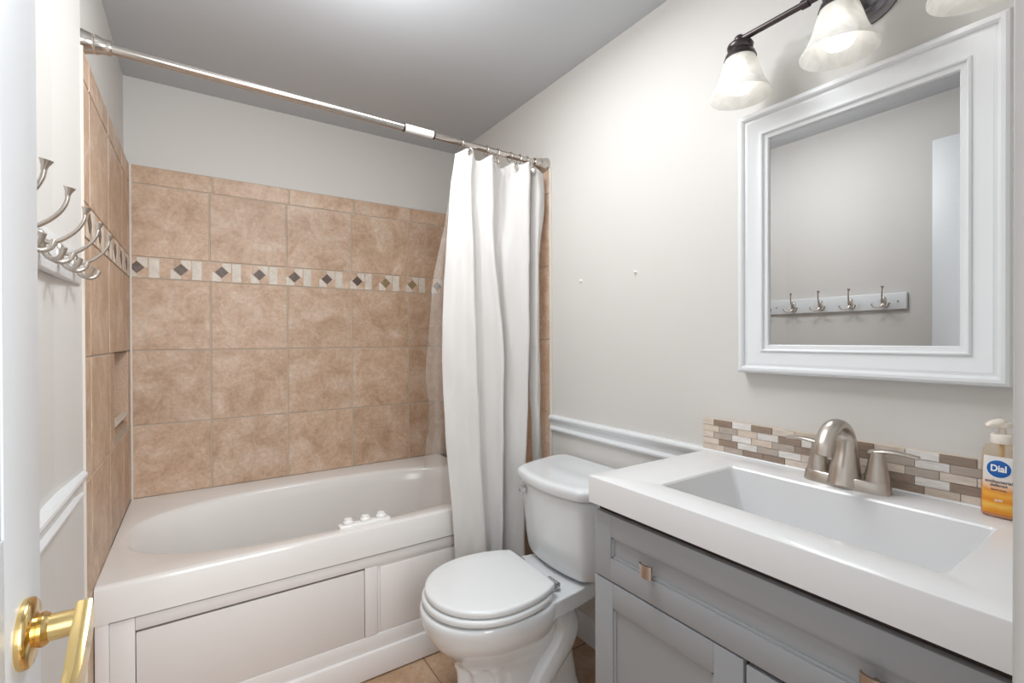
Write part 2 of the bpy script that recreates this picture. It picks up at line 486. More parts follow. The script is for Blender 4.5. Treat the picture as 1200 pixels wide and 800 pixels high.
def mosaic(place, u0, u1, first, step, kinds, parent, name='mosaic_band'):
    """accent band: square with a diamond in it, then an upright bar, over and over"""
    m = MB(); lay = m.bm.loops.layers.float_color.new('tint')
    def poly(pts, mi, h):
        pts = [(min(max(a, u0), u1), b) for a, b in pts]
        if max(p[0] for p in pts) - min(p[0] for p in pts) < .002: return
        t = (rng.random(), rng.random(), rng.random(), 1)
        vs = [m.bm.verts.new(place(a, b, h)) for a, b in pts]
        f = m.bm.faces.new(vs); f.material_index = mi
        lo = [m.bm.verts.new(place(a, b, 0)) for a, b in pts]
        fs = [f]
        for i in range(len(pts)):
            j = (i+1) % len(pts)
            g = m.bm.faces.new((lo[i], lo[j], vs[j], vs[i])); g.material_index = mi; fs.append(g)
        for g in fs:
            for l in g.loops: l[lay] = t
    a0, a1 = ZM0+.002, ZM1-.002
    zc = (a0+a1)/2; hh = (a1-a0)/2 - .0006; hw = .0365
    c = first; k = 0
    # tan ground strip
    u = u0
    n = max(1, round((u1-u0)/step))
    for i in range(n):
        p, q = u0+(u1-u0)*i/n, u0+(u1-u0)*(i+1)/n
        poly([(p+.0012, a0), (q-.0012, a0), (q-.0012, a1), (p+.0012, a1)], 0, .0028)
    while c - hw < u1:
        if c + hw > u0:
            g = .0008; d = .029; dh = .029
            corners = {(1, 1): 1, (-1, -1): 1, (-1, 1): 2, (1, -1): 2}
            for (sx, sz), mi in corners.items():
                if mi == 2: continue
                pts = [(c+sx*g, zc+sz*dh), (c+sx*d, zc+sz*g), (c+sx*hw, zc+sz*g), (c+sx*hw, zc+sz*hh), (c+sx*g, zc+sz*hh)]
                if sx*sz < 0: pts = pts[::-1]
                poly(pts, 1, .0036)
            kd = kinds[k % len(kinds)]
            poly([(c-d+.003, zc), (c, zc-dh+.003), (c+d-.003, zc), (c, zc+dh-.003)], kd, .0046)
            poly([(c+.041, zc-hh), (c+.076, zc-hh), (c+.076, zc+hh), (c+.041, zc+hh)], 1, .0036)
        c += step; k += 1
    return m.build(name, ['tile', 'mlight', 'mdark', 'molive'], parent, smooth=0)

# back wall
def pb(u, v, h): return (u, TYB+.004-h, v)
cols = [TXL, .046, .360, .667, .976, TXR]
cells = []
for k, (a, b) in enumerate(Z_ROWS):
    sh = .009 if k == 4 else (-.003 if k == 3 else 0)
    cs = [cols[0]] + [c+sh for c in cols[1:-1]] + [cols[-1]]
    cells += [(p, q, a, b) for p, q in zip(cs, cs[1:])]
m = MB(); lay = m.bm.loops.layers.float_color.new('tint')
m.mi = 1; m.box(TXL-.004, TXR+.004, TYB+.004, YB, RIM-.03, 1.925)
m.mi = 0; add_tiles(m, cells, pb, lay=lay)
cl = m.build('tile_cladding', ['tile', 'grout'], wall_back, smooth=0)
mosaic(pb, TXL, TXR, -.2135, .1512, [2, 2, 2, 2, 2, 2, 2, 3, 3, 2], cl)
# caulk bead in the left corner
c_ = MB().tube([(TXL+.003, TYB-.003, RIM), (TXL+.003, TYB-.003, 1.925)], .0045, 8).build('corner_caulk', 'bull', cl)

# left wall
LY0 = 1.570
def pl_(u, v, h): return (TXL-.004+h, u, v)
lcols = [LY0, 1.655, 1.968, 2.286, TYB]
m = MB(); lay = m.bm.loops.layers.float_color.new('tint')
m.mi = 1
m.box(XL, TXL-.004, LY0, NY0, 0, 1.925)
m.box(XL, TXL-.004, NY1, TYB+.004, 0, 1.925)
m.box(XL, TXL-.004, NY0, NY1, 0, NZ0)
m.box(XL, TXL-.004, NY0, NY1, NZ1, 1.925)
m.mi = 0
cells = []
lrows = [(.0, .235), (.235, RIM)] + Z_ROWS
for k, (a, b) in enumerate(lrows):
    for p, q in zip(lcols, lcols[1:]):
        if k < 2 and p > 1.66: continue
        if k == 3:      # the row with the niche
            if p > 1.9 and p < 2.0:
                cells.append((p, NY0, a, b)); continue
            if p > 2.2:
                cells.append((NY1, q, a, b)); continue
        if k == 2 and p > 1.9: pass
        cells.append((p, q, a, b))
add_tiles(m, cells, pl_, lay=lay)
# niche lining
def box_cells(x0, x1, y0, y1, z0, z1): pass
t = (.3, .6, .2, 1)
def lining(*pts):
    f = m.bm.faces.new([m.bm.verts.new(p) for p in pts]); f.material_index = 0
    for l in f.loops: l[lay] = (rng.random(), rng.random(), rng.random(), 1)
xi = XL-ND+.002; xo = TXL-.001
NY0, NY1, NZ0, NZ1 = NY0+.0025, NY1-.0025, NZ0+.0025, NZ1-.0025
lining((xi, NY0, NZ0), (xi, NY1, NZ0), (xi, NY1, NZ1), (xi, NY0, NZ1))
lining((xi, NY0, NZ0), (xo, NY0, NZ0), (xo, NY0, NZ1), (xi, NY0, NZ1))
lining((xi, NY1, NZ0), (xo, NY1, NZ0), (xo, NY1, NZ1), (xi, NY1, NZ1))
lining((xi, NY0, NZ0), (xo, NY0, NZ0), (xo, NY1, NZ0), (xi, NY1, NZ0))
lining((xi, NY0, NZ1), (xo, NY0, NZ1), (xo, NY1, NZ1), (xi, NY1, NZ1))
m.mi = 2
m.box(XL-.004, TXL+.001, NY0, NY1, NZ0+.028, NZ0+.034)     # pale sill edge in the niche
m.box(XL+.0005, TXL+.0005, LY0-.003, LY0, 0, 1.926)              # finished outer edge
lcl = m.build('tile_cladding', ['tile', 'grout', 'bull'], wall_left, smooth=0)
mosaic(pl_, LY0+.002, TYB-.004, 1.645, .1516, [2], lcl)

# right wall
RY0 = 1.602
def pr(u, v, h): return (TXR+.004-h, u, v)
rcols = [RY0, 1.885, 2.19, TYB]
m = MB(); lay = m.bm.loops.layers.float_color.new('tint')
m.mi = 1; m.box(TXR+.004, XR, RY0, TYB+.004, 0, 1.925)
m.mi = 0
cells = [(p, q, a, b) for (a, b) in [(0, .215), (.215, RIM)] + [(RIM, .875), (.875, 1.189), (1.189, 1.505), (1.505, 1.82), (1.82, 1.925)] for p, q in zip(rcols, rcols[1:])]
add_tiles(m, cells, pr, lay=lay)
m.mi = 2; m.box(TXR-.001, XR-.0005, RY0-.008, RY0, 0, 1.927, .001)
m.build('tile_cladding', ['tile', 'grout', 'bull'], wall_right, smooth=0)

# ------------------------------------------------------------------ chair rails and baseboards
RAIL = [(0, 0), (.010, 0), (.015, .004), (.016, .010), (.013, .016), (.009, .020), (.009, .032), (.011, .038), (.017, .043), (.021, .048), (.023, .055), (.022, .061), (.018, .066), (.006, .066), (0, .066)]
def rail(name, x, sgn, y0, y1, ztop, prof, h):
    m = MB()
    m.rings([[(x+sgn*a, y, ztop-h+b) for a, b in prof] for y in (y0, y1)])
    return struct(m.build(name, 'trim', smooth=25))
rail('trim_2', XR, -1, YF, RY0-.008, .866, RAIL, .066)
rail('trim_3', XL, 1, YF, LY0-.006, .868, RAIL, .066)
BB = [(0, 0), (.014, 0), (.014, .082), (.012, .088), (.008, .093), (.006, .10), (0, .102)]
rail('baseboard_right', XR, -1, YF, RY0-.008, .102, BB, .102)
rail('baseboard_left', XL, 1, YF, LY0-.006, .102, BB, .102)

# ------------------------------------------------------------------ the open door
door = struct(MB().box(-.1735, -.1435, .085, .692, .012, 2.05, .002).build('door_1', 'door'))
m = MB()
dx = -.1435; t = .0025
stiles = [(.085, .195), (.345, .430), (.582, .692)]
rails_ = [(.012, .25), (.86, 1.02), (1.62, 1.73), (1.935, 2.05)]
for side in (1, -1):
    xa, xb = (-.1435, -.141) if side > 0 else (-.176, -.1735)
    for a, b in stiles: m.box(xa, xb, a, b, .012, 2.05, .0008)
    for a, b in rails_: m.box(xa, xb, .195, .345, a, b, .0008); m.box(xa, xb, .430, .582, a, b, .0008)
m.build('stiles_and_rails', 'door', door)
m = MB()
for (a, b) in ((.195, .345), (.430, .582)):
    for (c, d) in ((.25, .86), (1.02, 1.62), (1.73, 1.935)):
        m.box(-.1755, -.1415, a+.022, b-.022, c+.022, d-.022, .006, 2)
m.build('raised_panel', 'door', door)
# brass lever set
ky, kz = .632, .912
m = MB()
m.lathe([(.0315, 0), (.0322, .003), (.0315, .006), (.029, .008), (.019, .009), (.0150, .011), (.0160, .0145), (.0140, .018), (.0130, .019)], (-.141, ky, kz), (1, 0, 0), 40)
hb = m.build('door_handle', 'brass', door, smooth=40)
m = MB()
m.lathe([(.0125, 0), (.0118, .028)], (-.1225, ky, kz), (1, 0, 0), 28)
R = []
for yy, xx, hh, tt in ((ky+.011, -.0975, .0140, .0062), (ky-.02, -.0970, .0145, .0066), (ky-.06, -.0965, .0135, .0062), (ky-.095, -.099, .0120, .0054), (ky-.112, -.102, .0105, .0046)):
    R.append([(xx-tt, yy, kz-hh), (xx-tt, yy, kz+hh), (xx-tt*.6, yy, kz+hh+.0012), (xx+tt*.6, yy, kz+hh+.0012), (xx+tt, yy, kz+hh), (xx+tt, yy, kz-hh), (xx+tt*.6, yy, kz-hh-.0012), (xx-tt*.6, yy, kz-hh-.0012)])
dr_ = radians(28)
R = [[(p[0], ky+(p[1]-ky)*cos(dr_)-(p[2]-kz)*sin(-dr_)*-1, kz+(p[2]-kz)*cos(dr_)+(p[1]-ky)*sin(dr_)) for p in q] for q in R]
m.rings(R)
m.build('lever', 'brass', hb, smooth=40)

# ------------------------------------------------------------------ bathtub
tub = thing('bathtub', 'white drop-in soaking tub with panelled front below beige tiled walls', 'bathtub', (.51, 2.07, 0))
def tub_ring(cx, cy, ax_, by_, e, z, N=112, rect=None, rr=0):
    out = []
    for k in range(N):
        th = 2*pi*k/N
        c, s = cos(th), sin(th)
        if rect:
            x0, x1, y0, y1 = rect
            t = min((x1-cx)/c if c > 1e-9 else 1e9, (x0-cx)/c if c < -1e-9 else 1e9, (y1-cy)/s if s > 1e-9 else 1e9, (y0-cy)/s if s < -1e-9 else 1e9)
            out.append((cx+c*t, cy+s*t, z))
            if k == N-1:
                for q in ((x0, y0), (x0, y1), (x1, y0), (x1, y1)):
                    a = math.atan2(q[1]-cy, q[0]-cx) % (2*pi)
                    out[int(round(a/(2*pi)*N)) % N] = (q[0], q[1], z)
        else:
            r = (abs(c/ax_)**e + abs(s/by_)**e)**(-1/e)
            out.append((cx+c*r, cy+s*r, z))
    return out
TX1 = 1.160
bx, by = .475, 2.035
R_ = (TXL+.001, TX1, 1.650, TYB-.001)
def shr(d): return (R_[0]+(0), R_[1]-d, R_[2]+d, R_[3])
rings = [tub_ring(bx, by, 0, 0, 2, RIM-.10, rect=shr(0)),
         tub_ring(bx, by, 0, 0, 2, RIM-.012, rect=shr(0)),
         tub_ring(bx, by, 0, 0, 2, RIM-.004, rect=shr(.003)),
         tub_ring(bx, by, 0, 0, 2, RIM, rect=shr(.012)),
         tub_ring(bx, by, 0, 0, 2, RIM, rect=shr(.020)),
         tub_ring(bx, by, .690, .335, 2.5, RIM-.001),
         tub_ring(bx, by, .682, .327, 2.5, RIM-.004),
         tub_ring(bx, by, .672, .318, 2.5, RIM-.015),
         tub_ring(bx+.005, by, .655, .308, 2.5, RIM-.06),
         tub_ring(bx+.02, by, .60, .285, 2.6, RIM-.22),
         tub_ring(bx+.035, by, .55, .262, 2.7, RIM-.34),
         tub_ring(bx+.04, by, .52, .24, 2.7, RIM-.39),
         tub_ring(bx+.045, by, .47, .20, 2.6, RIM-.415),
         tub_ring(bx+.05, by, .30, .12, 2.3, RIM-.42)]
MB().rings(rings, cap0=False).build('tub_shell', 'tub', tub, smooth=40)
# apron frame
Y0, Y1 = 1.654, 1.668
m = MB()
m.box(TXL+.001, -.205, 1.651, Y1, 0, RIM-.09, .003)
m.box(-.205, -.150, Y0, Y1, .094, .428, .003)
m.box(-.150, TX1, Y0, Y1, .390, .428, .003)
m.box(.480, .525, Y0, Y1, .145, .390, .003)
m.box(1.10, TX1, Y0, Y1, .145, .390, .003)
m.box(-.205, TX1, Y0, Y1, .092, .146, .003)
m.box(-.205, TX1, 1.642, Y1, .003, .094, .006)
m.build('apron_frame', 'apron', tub)
MB().box(-.205, TX1, Y1, Y1+.004, .10, .428).build('apron_backing', 'dark', tub, smooth=0)
MB().box(-.1485, .4785, 1.656, 1.6675, .1465, .3840, .002).build('access_panel', 'panel', tub)
m = MB(); m.box(.526, 1.099, 1.659, 1.6675, .146, .389, .001)
m.box(.534, 1.091, 1.6545, 1.662, .154, .381, .004)
m.build('side_panel', 'apron', tub)
# tiled filler at the tap end
m = MB(); lay = m.bm.loops.layers.float_color.new('tint')
m.mi = 1; m.box(TX1, TXR+.003, 1.664, TYB, 0, RIM-.004)
m.mi = 0
add_tiles(m, [(TX1+.001, TXR, .462, RIM-.003), (TX1+.001, TXR, .03, .455)], lambda u, v, h: (u, 1.664-h, v), lay=lay)
m.build('tiled_end_filler', ['tile', 'dark'], tub, smooth=0)
# whirlpool control strip on the front rim
cp = MB().box(.405, .585, 1.688, 1.726, RIM-.002, RIM+.008, .003).build('control_panel', 'knobw', tub)
for i, kx in enumerate((.437, .497, .555)):
    k = MB().lathe([(.017, 0), (.0185, .004), (.0175, .010), (.014, .013), (.013, .0185), (.010, .020)], (kx, 1.707, RIM+.008), seg=20).build('knob', 'knobw', cp)

# ------------------------------------------------------------------ toilet
TY = 1.265
toilet = thing('toilet', 'white two-piece round-front toilet beside the grey vanity', 'toilet', (.90, TY, 0))
def egg(xf, xb, hw, z, N=72, wide=.52, e_b=3.2, e_f=2.05, clip=None):
    """plan outline: nose towards -x"""
    xc = xf + (xb-xf)*wide
    out = []
    for k in range(N):
        th = 2*pi*k/N
        c, s = cos(th), sin(th)
        a, e = ((xc-xf), e_f) if c < 0 else ((xb-xc), e_b)
        r = (abs(c/a)**e + abs(s/hw)**e)**(-1/e)
        x = xc+c*r
        if clip: x = min(x, clip - .006 + .045*s*r + .004*(1-(s*r/hw)**2))
        out.append((x, TY+s*r, z))
    return out
m = MB()
prof = [(.62, 1.06, .112, 0), (.618, 1.06, .114, .03), (.630, 1.05, .105, .045), (.645, 1.02, .094, .07), (.650, 1.0, .090, .13),
        (.648, .985, .090, .19), (.630, .975, .105, .23), (.600, .965, .128, .265), (.568, .960, .152, .30), (.548, .955, .170, .335),
        (.538, .950, .179, .365), (.536, .945, .181, .385), (.540, .940, .178, .396)]
pp, _r = crom([Vector((a, b, c, d)) for a, b, c, d in prof], [0]*len(prof), 4)
rs = []
for (xf, xb, hw, z) in pp:
    r = egg(xf, xb, hw, z, N=240)
    if .04 < z < .22:
        rr = []
        for k, p in enumerate(r):
            th = 2*pi*k/len(r) - pi
            f = max(0, 1-abs(th)/1.15)
            d = .0075*cos(th*17)*min(1, f*2.2)
            c = Vector((.83, TY, z)); v = Vector(p)-c
            rr.append(c + v*(1+d/ max(.05, v.length)))
        r = rr
    rs.append(r)
m.rings(rs)
# deck that carries the tank
dk = [(.80, TY-.165), (.90, TY-.158), (.985, TY-.150), (1.03, TY-.142), (1.16, TY-.125), (1.20, TY-.10), (1.20, TY+.10), (1.16, TY+.125), (1.03, TY+.142), (.985, TY+.150), (.90, TY+.158), (.80, TY+.165)]
m.prism(dk, .345, .398, .012, 3)
m.rings([egg(.86, 1.03, .12, .35, e_f=2.6), egg(.89, 1.04, .085, .28, e_f=2.6), egg(.90, 1.05, .075, .18), egg(.88, 1.07, .085, .06), egg(.86, 1.08, .115, 0)])
bowl = m.build('bowl', 'porc', toilet, smooth=50)
md = bowl.modifiers.new('remesh', 'REMESH'); md.mode = 'VOXEL'; md.voxel_size = .0036; md.use_smooth_shade = True
md = bowl.modifiers.new('smooth', 'SMOOTH'); md.iterations = 3; md.factor = .5
m = MB()
for s in (-1, 1):
    m.tube([(.930, TY+s*.055, .335), (.975, TY+s*.066, .305), (.992, TY+s*.070, .262), (.972, TY+s*.072, .215), (.925, TY+s*.072, .165), (.880, TY+s*.070, .115), (.862, TY+s*.068, .07), (.860, TY+s*.066, .02)],
           [.040, .050, .054, .052, .048, .046, .047, .050], 20, smooth=6)
tw = m.build('trapway', 'porc', toilet, smooth=60)
md = tw.modifiers.new('remesh', 'REMESH'); md.mode = 'VOXEL'; md.voxel_size = .005; md.use_smooth_shade = True
md = tw.modifiers.new('smooth', 'SMOOTH'); md.iterations = 8; md.factor = .5
# seat ring and lid
def slab(xf, xb, hw, z0, z1, rnd, clip, dome=0.):
    R = []
    for d, z in ((rnd, z0), (rnd*.3, z0+rnd*.3), (0, z0+rnd), (0, z1-rnd), (rnd*.3, z1-rnd*.3), (rnd, z1), (rnd*2.2, z1+dome*.5), (.06, z1+dome)):
        w = (.745-(xf+d))/((xb-d)-(xf+d))
        R.append(egg(xf+d, xb-d, hw-d, z, N=96, wide=w, e_b=2.15, clip=clip-d))
    return R
MB().rings(slab(.544, .985, .183, .402, .422, .006, .902)).build('seat', 'seat', toilet, smooth=45)
MB().rings(slab(.553, .985, .179, .425, .445, .006, .919, .003)).build('seat_lid', 'seat', toilet, smooth=45)
for s in (-1, 1):
    m = MB(); m.box(.912, .952, TY+s*.095-.017, TY+s*.095+.017, .397, .413, .006, 3)
    m.lathe([(.0085, 0), (.0092, .003), (.0092, .045), (.0085, .048)], (.9345, TY+s*.095-.024, .4205), (0, 1, 0), 18)
    m.build('hinge', 'hinge', toilet)
# tank
def tank_ring(z, xf, xb, hwf, hwb, bow, N=14, dx=0.):
    front = []
    for i in range(N+1):
        t = -1+2*i/N
        front.append((xf-bow*(1-t*t), TY-t*hwf, z))
    c1 = [(xf+.018, TY-hwf-.014, z), (xf+.06, TY-hwf-(hwb-hwf)*.45-.006, z)]
    c0 = [(xf+.06, TY+hwf+(hwb-hwf)*.45+.006, z), (xf+.018, TY+hwf+.014, z)]
    return c0 + front + c1 + [(xb-.03, TY-hwb, z), (xb-.006, TY-hwb+.02, z), (xb, TY-hwb+.05, z), (xb, TY+hwb-.05, z), (xb-.006, TY+hwb-.02, z), (xb-.03, TY+hwb, z)]
XBK = 1.255
m = MB()
m.rings([tank_ring(.398, 1.045, XBK-.02, .105, .17, .012), tank_ring(.404, 1.022, XBK-.01, .130, .195, .016), tank_ring(.425, 1.008, XBK, .146, .21, .020), tank_ring(.50, 1.000, XBK, .152, .218, .024), tank_ring(.675, .988, XBK, .160, .232, .028), tank_ring(.684, .99, XBK, .158, .23, .027)])
tk = m.build('tank', 'porc', toilet, smooth=50)
md = tk.modifiers.new('sub', 'SUBSURF'); md.levels = 1; md.render_levels = 2
m = MB()
m.rings([tank_ring(.680, .986, XBK+.004, .166, .243, .028), tank_ring(.684, .976, XBK+.008, .170, .249, .029), tank_ring(.708, .973, XBK+.008, .171, .250, .029),
         tank_ring(.718, .977, XBK+.006, .168, .247, .029), tank_ring(.722, .990, XBK-.002, .158, .236, .028), tank_ring(.722, 1.002, XBK-.012, .148, .222, .026), tank_ring(.7205, 1.02, XBK-.03, .12, .19, .02)])
tl = m.build('tank_lid', 'porc', toilet, smooth=50)
md = tl.modifiers.new('sub', 'SUBSURF'); md.levels = 1; md.render_levels = 2
m = MB()
m.box(.962, .974, TY+.100, TY+.138, .641, .663, .004, 3)
m.lathe([(.0150, 0), (.0155, .003), (.0130, .007), (.0095, .009), (.0085, .016)], (.979, TY+.122, .652), (-1, 0, .0), 24)
m.build('flush_lever', 'chrome', toilet, smooth=50)

# ------------------------------------------------------------------ vanity cabinet
CX, CY0, CY1 = .800, .078, .840
ZT = .7795
cab = thing('vanity_cabinet', 'grey shaker vanity cabinet under the white sink top', 'cabinet', ((CX+XR)/2, .46, 0))
m = MB()
m.box(CX+.019, XR-.001, CY0, CY0+.016, .09, .7995)
m.box(CX+.019, XR-.001, CY1-.016, CY1, .09, .7995)
m.box(CX+.019, XR-.001, CY0+.016, CY1-.016, .09, .106)
m.box(XR-.012, XR-.001, CY0+.016, CY1-.016, .106, .74)
m.box(CX+.0195, CX+.035, CY0+.016, CY1-.016, .106, .7995)
m.box(CX+.075, XR-.001, CY0, CY1, .0, .09)
m.build('carcass', 'cab', cab, smooth=0)
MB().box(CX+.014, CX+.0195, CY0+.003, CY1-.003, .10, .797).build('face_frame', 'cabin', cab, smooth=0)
def shaker(name, y0, y1, z0, z1, fr, dz=0.):
    fy = fr
    m = MB(); b = .0012
    xa, xb = CX, CX+.018
    m.box(xa+.008, xb-.001, y0+.01, y1-.01, z0+.01, z1-.01)
    m.box(xa, xb, y1-fy, y1, z0, z1, b); m.box(xa, xb, y0, y0+fy, z0, z1, b)
    m.box(xa, xb, y0+fy, y1-fy, z0, z0+fr, b); m.box(xa, xb, y0+fy, y1-fy, z1-fr, z1, b)
    # inner step bead
    q = .006
    m.box(xa+.004, xa+.010, y1-fy-q, y1-fy+.001, z0+fr-.001, z1-fr+.001, .0008); m.box(xa+.004, xa+.010, y0+fy-.001, y0+fy+q, z0+fr-.001, z1-fr+.001, .0008)
    m.box(xa+.004, xa+.010, y0+fy, y1-fy, z0+fr-.001, z0+fr+q, .0008); m.box(xa+.004, xa+.010, y0+fy, y1-fy, z1-fr-q, z1-fr+.001, .0008)
    return m.build(name, 'cab', cab, smooth=25)
dr = shaker('drawer', CY0+.001, CY1, .6255, ZT, .052)
shaker('door', .4655, CY1, .105, .6215, .058)
shaker('door', CY0+.001, .4600, .100, .6165, .058)
def pull(y, z):
    m = MB()
    prof = []
    for yy, xx in ((-.0155, -.016), (-.011, -.0205), (-.004, -.0225), (.004, -.0225), (.011, -.0205), (.0155, -.016)):
        prof.append((yy, xx))
    rings = []
    for yy, xx in prof:
        rings.append([(CX+xx, y+yy, z-.0135), (CX+xx, y+yy, z+.0135), (CX+xx+.005, y+yy, z+.0135), (CX+xx+.005, y+yy, z-.0135)])
    m.rings(rings)
    m.lathe([(.0055, 0), (.005, .012), (.007, .018)], (CX+.001, y, z), (-1, 0, 0), 16)
    return m.build('knob', 'pullm', dr, smooth=40)
pull(.672, .700); pull(.268, .703)

# ------------------------------------------------------------------ sink top
TX0, TY0, TY1, TZ, TTH = .783, .068, .845, .863, .063
top = thing('sink_countertop', 'white vanity top with a wide rectangular trough sink', 'countertop', (1.02, .46, .80))
def rr(x0, x1, y0, y1, z, r, n=5):
    out = []
    for cx_, cy_, a0 in ((x1-r, y1-r, 0), (x0+r, y1-r, pi/2), (x0+r, y0+r, pi), (x1-r, y0+r, 3*pi/2)):
        for i in range(n+1):
            a = a0 + pi/2*i/n
            out.append((cx_+r*cos(a), cy_+r*sin(a), z))
    return out
XE = XR-.001
m = MB()
bx0, bx1, by0, by1 = .863, 1.150, .206, .702
m.rings([rr(bx0-.02, bx1+.02, by0-.02, by1+.02, TZ-TTH+.002, .010), rr(TX0+.03, XE, TY0, TY1-.03, TZ-TTH, .004), rr(TX0, XE, TY0, TY1, TZ-TTH, .004), rr(TX0, XE, TY0, TY1, TZ-.004, .004), rr(TX0+.001, XE-.001, TY0+.001, TY1-.001, TZ-.0012, .004), rr(TX0+.004, XE-.004, TY0+.004, TY1-.004, TZ, .004),
         rr(bx0, bx1, by0, by1, TZ, .010), rr(bx0+.003, bx1-.003, by0+.003, by1-.003, TZ-.001, .010), rr(bx0+.006, bx1-.006, by0+.006, by1-.006, TZ-.005, .010),
         rr(bx0+.016, bx1-.014, by0+.03, by1-.036, TZ-.125, .014), rr(bx0+.024, bx1-.022, by0+.04, by1-.046, TZ-.133, .014), rr(bx0+.10, bx1-.10, by0+.16, by1-.22, TZ-.138, .014)], cap0=False)
m.build('sink_top', 'counter', top, smooth=20)
MB().lathe([(.022, 0), (.0215, .002), (.014, .003), (.012, .001)], (1.005, .455, TZ-.1375), seg=24).build('drain', 'drain', top)

# ------------------------------------------------------------------ mosaic backsplash behind the sink
bs = MB(); lay = bs.bm.loops.layers.float_color.new('tint')
BY0, BY1, BZ0, BZ1 = .070, .854, TZ+.0015, .956
bs.mi = 1; bs.box(1.2565, XR-.0005, BY0, BY1, BZ0, BZ1)
bs.mi = 0
PAL = {'b': (150, 131, 116), 'g': (180, 167, 156), 'w': (224, 219, 214), 't': (208, 193, 178), 'c': (216, 203, 190)}
rows = 5; rh = (BZ1-BZ0)/rows
known = [['c', 'b', 'w', 'b', 'c', 't', 'w', 'b', 't', 'w', 'b', 'c', 't', 'b'],
         ['t', 'g', 't', 'w', 'b', 'w', 'c', 'b', 'g', 'w', 'g', 't', 'c', 'w'],
         ['c', 'g', 'w', 't', 'g', 'b', 'w', 'c', 't', 'g', 'c', 'w', 'b', 't'],
         ['c', 'b', 'w', 'g', 'w', 'c', 'b', 't', 'b', 'w', 'b', 'w', 'g', 't'],
         ['t', 'g', 'b', 'b', 'c', 'w', 't', 'g', 'b', 't', 'c', 'w', 't', 'b']]
for r in range(rows):
    z1 = BZ1 - r*rh; z0 = z1 - rh
    y = BY1; k = 0
    first = [.036, .052, .036, .052, .068][r]
    while y > BY0+.004:
        w = first if k == 0 else .056
        y2 = max(BY0, y-w)
        c = srgb(*PAL[known[r][k % 14]]); j = 1 + rng.uniform(-.06, .06)
        tint = (c[0]*j, c[1]*j, c[2]*j, 1)
        g = .0006; h = .0022; e = .0003
        if y-y2 > .004:
            a, b, cc, d = y2+g, y-g, z0+g, z1-g
            lo = [bs.bm.verts.new((1.2565, p, q)) for p, q in ((a,cc),(b,cc),(b,d),(a,d))]
            hi = [bs.bm.verts.new((1.2565-h, p, q)) for p, q in ((a+e,cc+e),(b-e,cc+e),(b-e,d-e),(a+e,d-e))]
            fs = [bs.bm.faces.new(hi)] + [bs.bm.faces.new((lo[i], lo[(i+1)%4], hi[(i+1)%4], hi[i])) for i in range(4)]
            for f in fs:
                f.material_index = 0
                for l in f.loops: l[lay] = tint
        y = y2; k += 1
bso = bs.build('backsplash', ['mosaic', 'groutd'], smooth=0)
tag(bso, 'low strip of brown, grey and cream linear mosaic tile behind the faucet', 'backsplash')

# ------------------------------------------------------------------ faucet
FX, FY = 1.200, .460
fc = thing('faucet', 'brushed nickel two-handle faucet with arched spout on the white sink top', 'faucet', (FX, FY, TZ))
def oval(cx_, cy_, hx, hy, z, e=3.2, N=48):
    out = []
    for k in range(N):
        c, s = cos(2*pi*k/N), sin(2*pi*k/N)
        r = (abs(c/hx)**e + abs(s/hy)**e)**(-1/e)
        out.append((cx_+c*r, cy_+s*r, z))
    return out
m = MB()
m.rings([oval(FX, FY, .0275, .0835, TZ), oval(FX, FY, .0275, .0835, TZ+.003), oval(FX, FY, .0245, .0805, TZ+.022), oval(FX, FY, .0225, .0785, TZ+.0245)])
m.build('base_plate', 'nickel', fc, smooth=40)
m = MB()
# the spout is a broad ribbon that arches forward over the bowl
path = [(1.192, FY, TZ+.004), (1.197, FY, TZ+.040), (1.2025, FY, TZ+.078), (1.199, FY, TZ+.110), (1.180, FY, TZ+.132), (1.150, FY, TZ+.140), (1.118, FY, TZ+.130), (1.097, FY, TZ+.106), (1.089, FY, TZ+.082)]
rad = [.0335, .0285, .0232, .0195, .0182, .0180, .0182, .0180, .0172]
m.tube(path, rad, 28, smooth=8, flat=[1-.28*min(1, max(0, (i-8)/16)) for i in range(65)], ref=(0, 1, 0))
m.build('spout', 'nickel', fc, smooth=50)
for s in (1, -1):
    hy = FY + s*.057
    m = MB()
    m.lathe([(.0235, .0), (.0225, .008), (.0190, .026), (.0155, .046), (.0140, .058), (.0145, .062), (.0125, .066)], (FX+.004, hy, TZ+.022), seg=28)
    m.tube([(FX+.003, hy-s*.013, TZ+.0835), (FX+.003, hy+s*.012, TZ+.0885), (FX+.005, hy+s*.040, TZ+.0895), (FX+.008, hy+s*.070, TZ+.0855)], [.0110, .0120, .0105, .0085], 18, smooth=6, flat=.46, ref=(1, 0, 0))
    m.build('handle', 'nickel', fc, smooth=50)

# ------------------------------------------------------------------ soap dispenser
soap = thing('soap_dispenser', 'half-full clear bottle of orange hand soap with white pump beside the faucet', 'soap bottle', (1.227, .2195, TZ))
soap.rotation_euler = (0, 0, radians(-3))
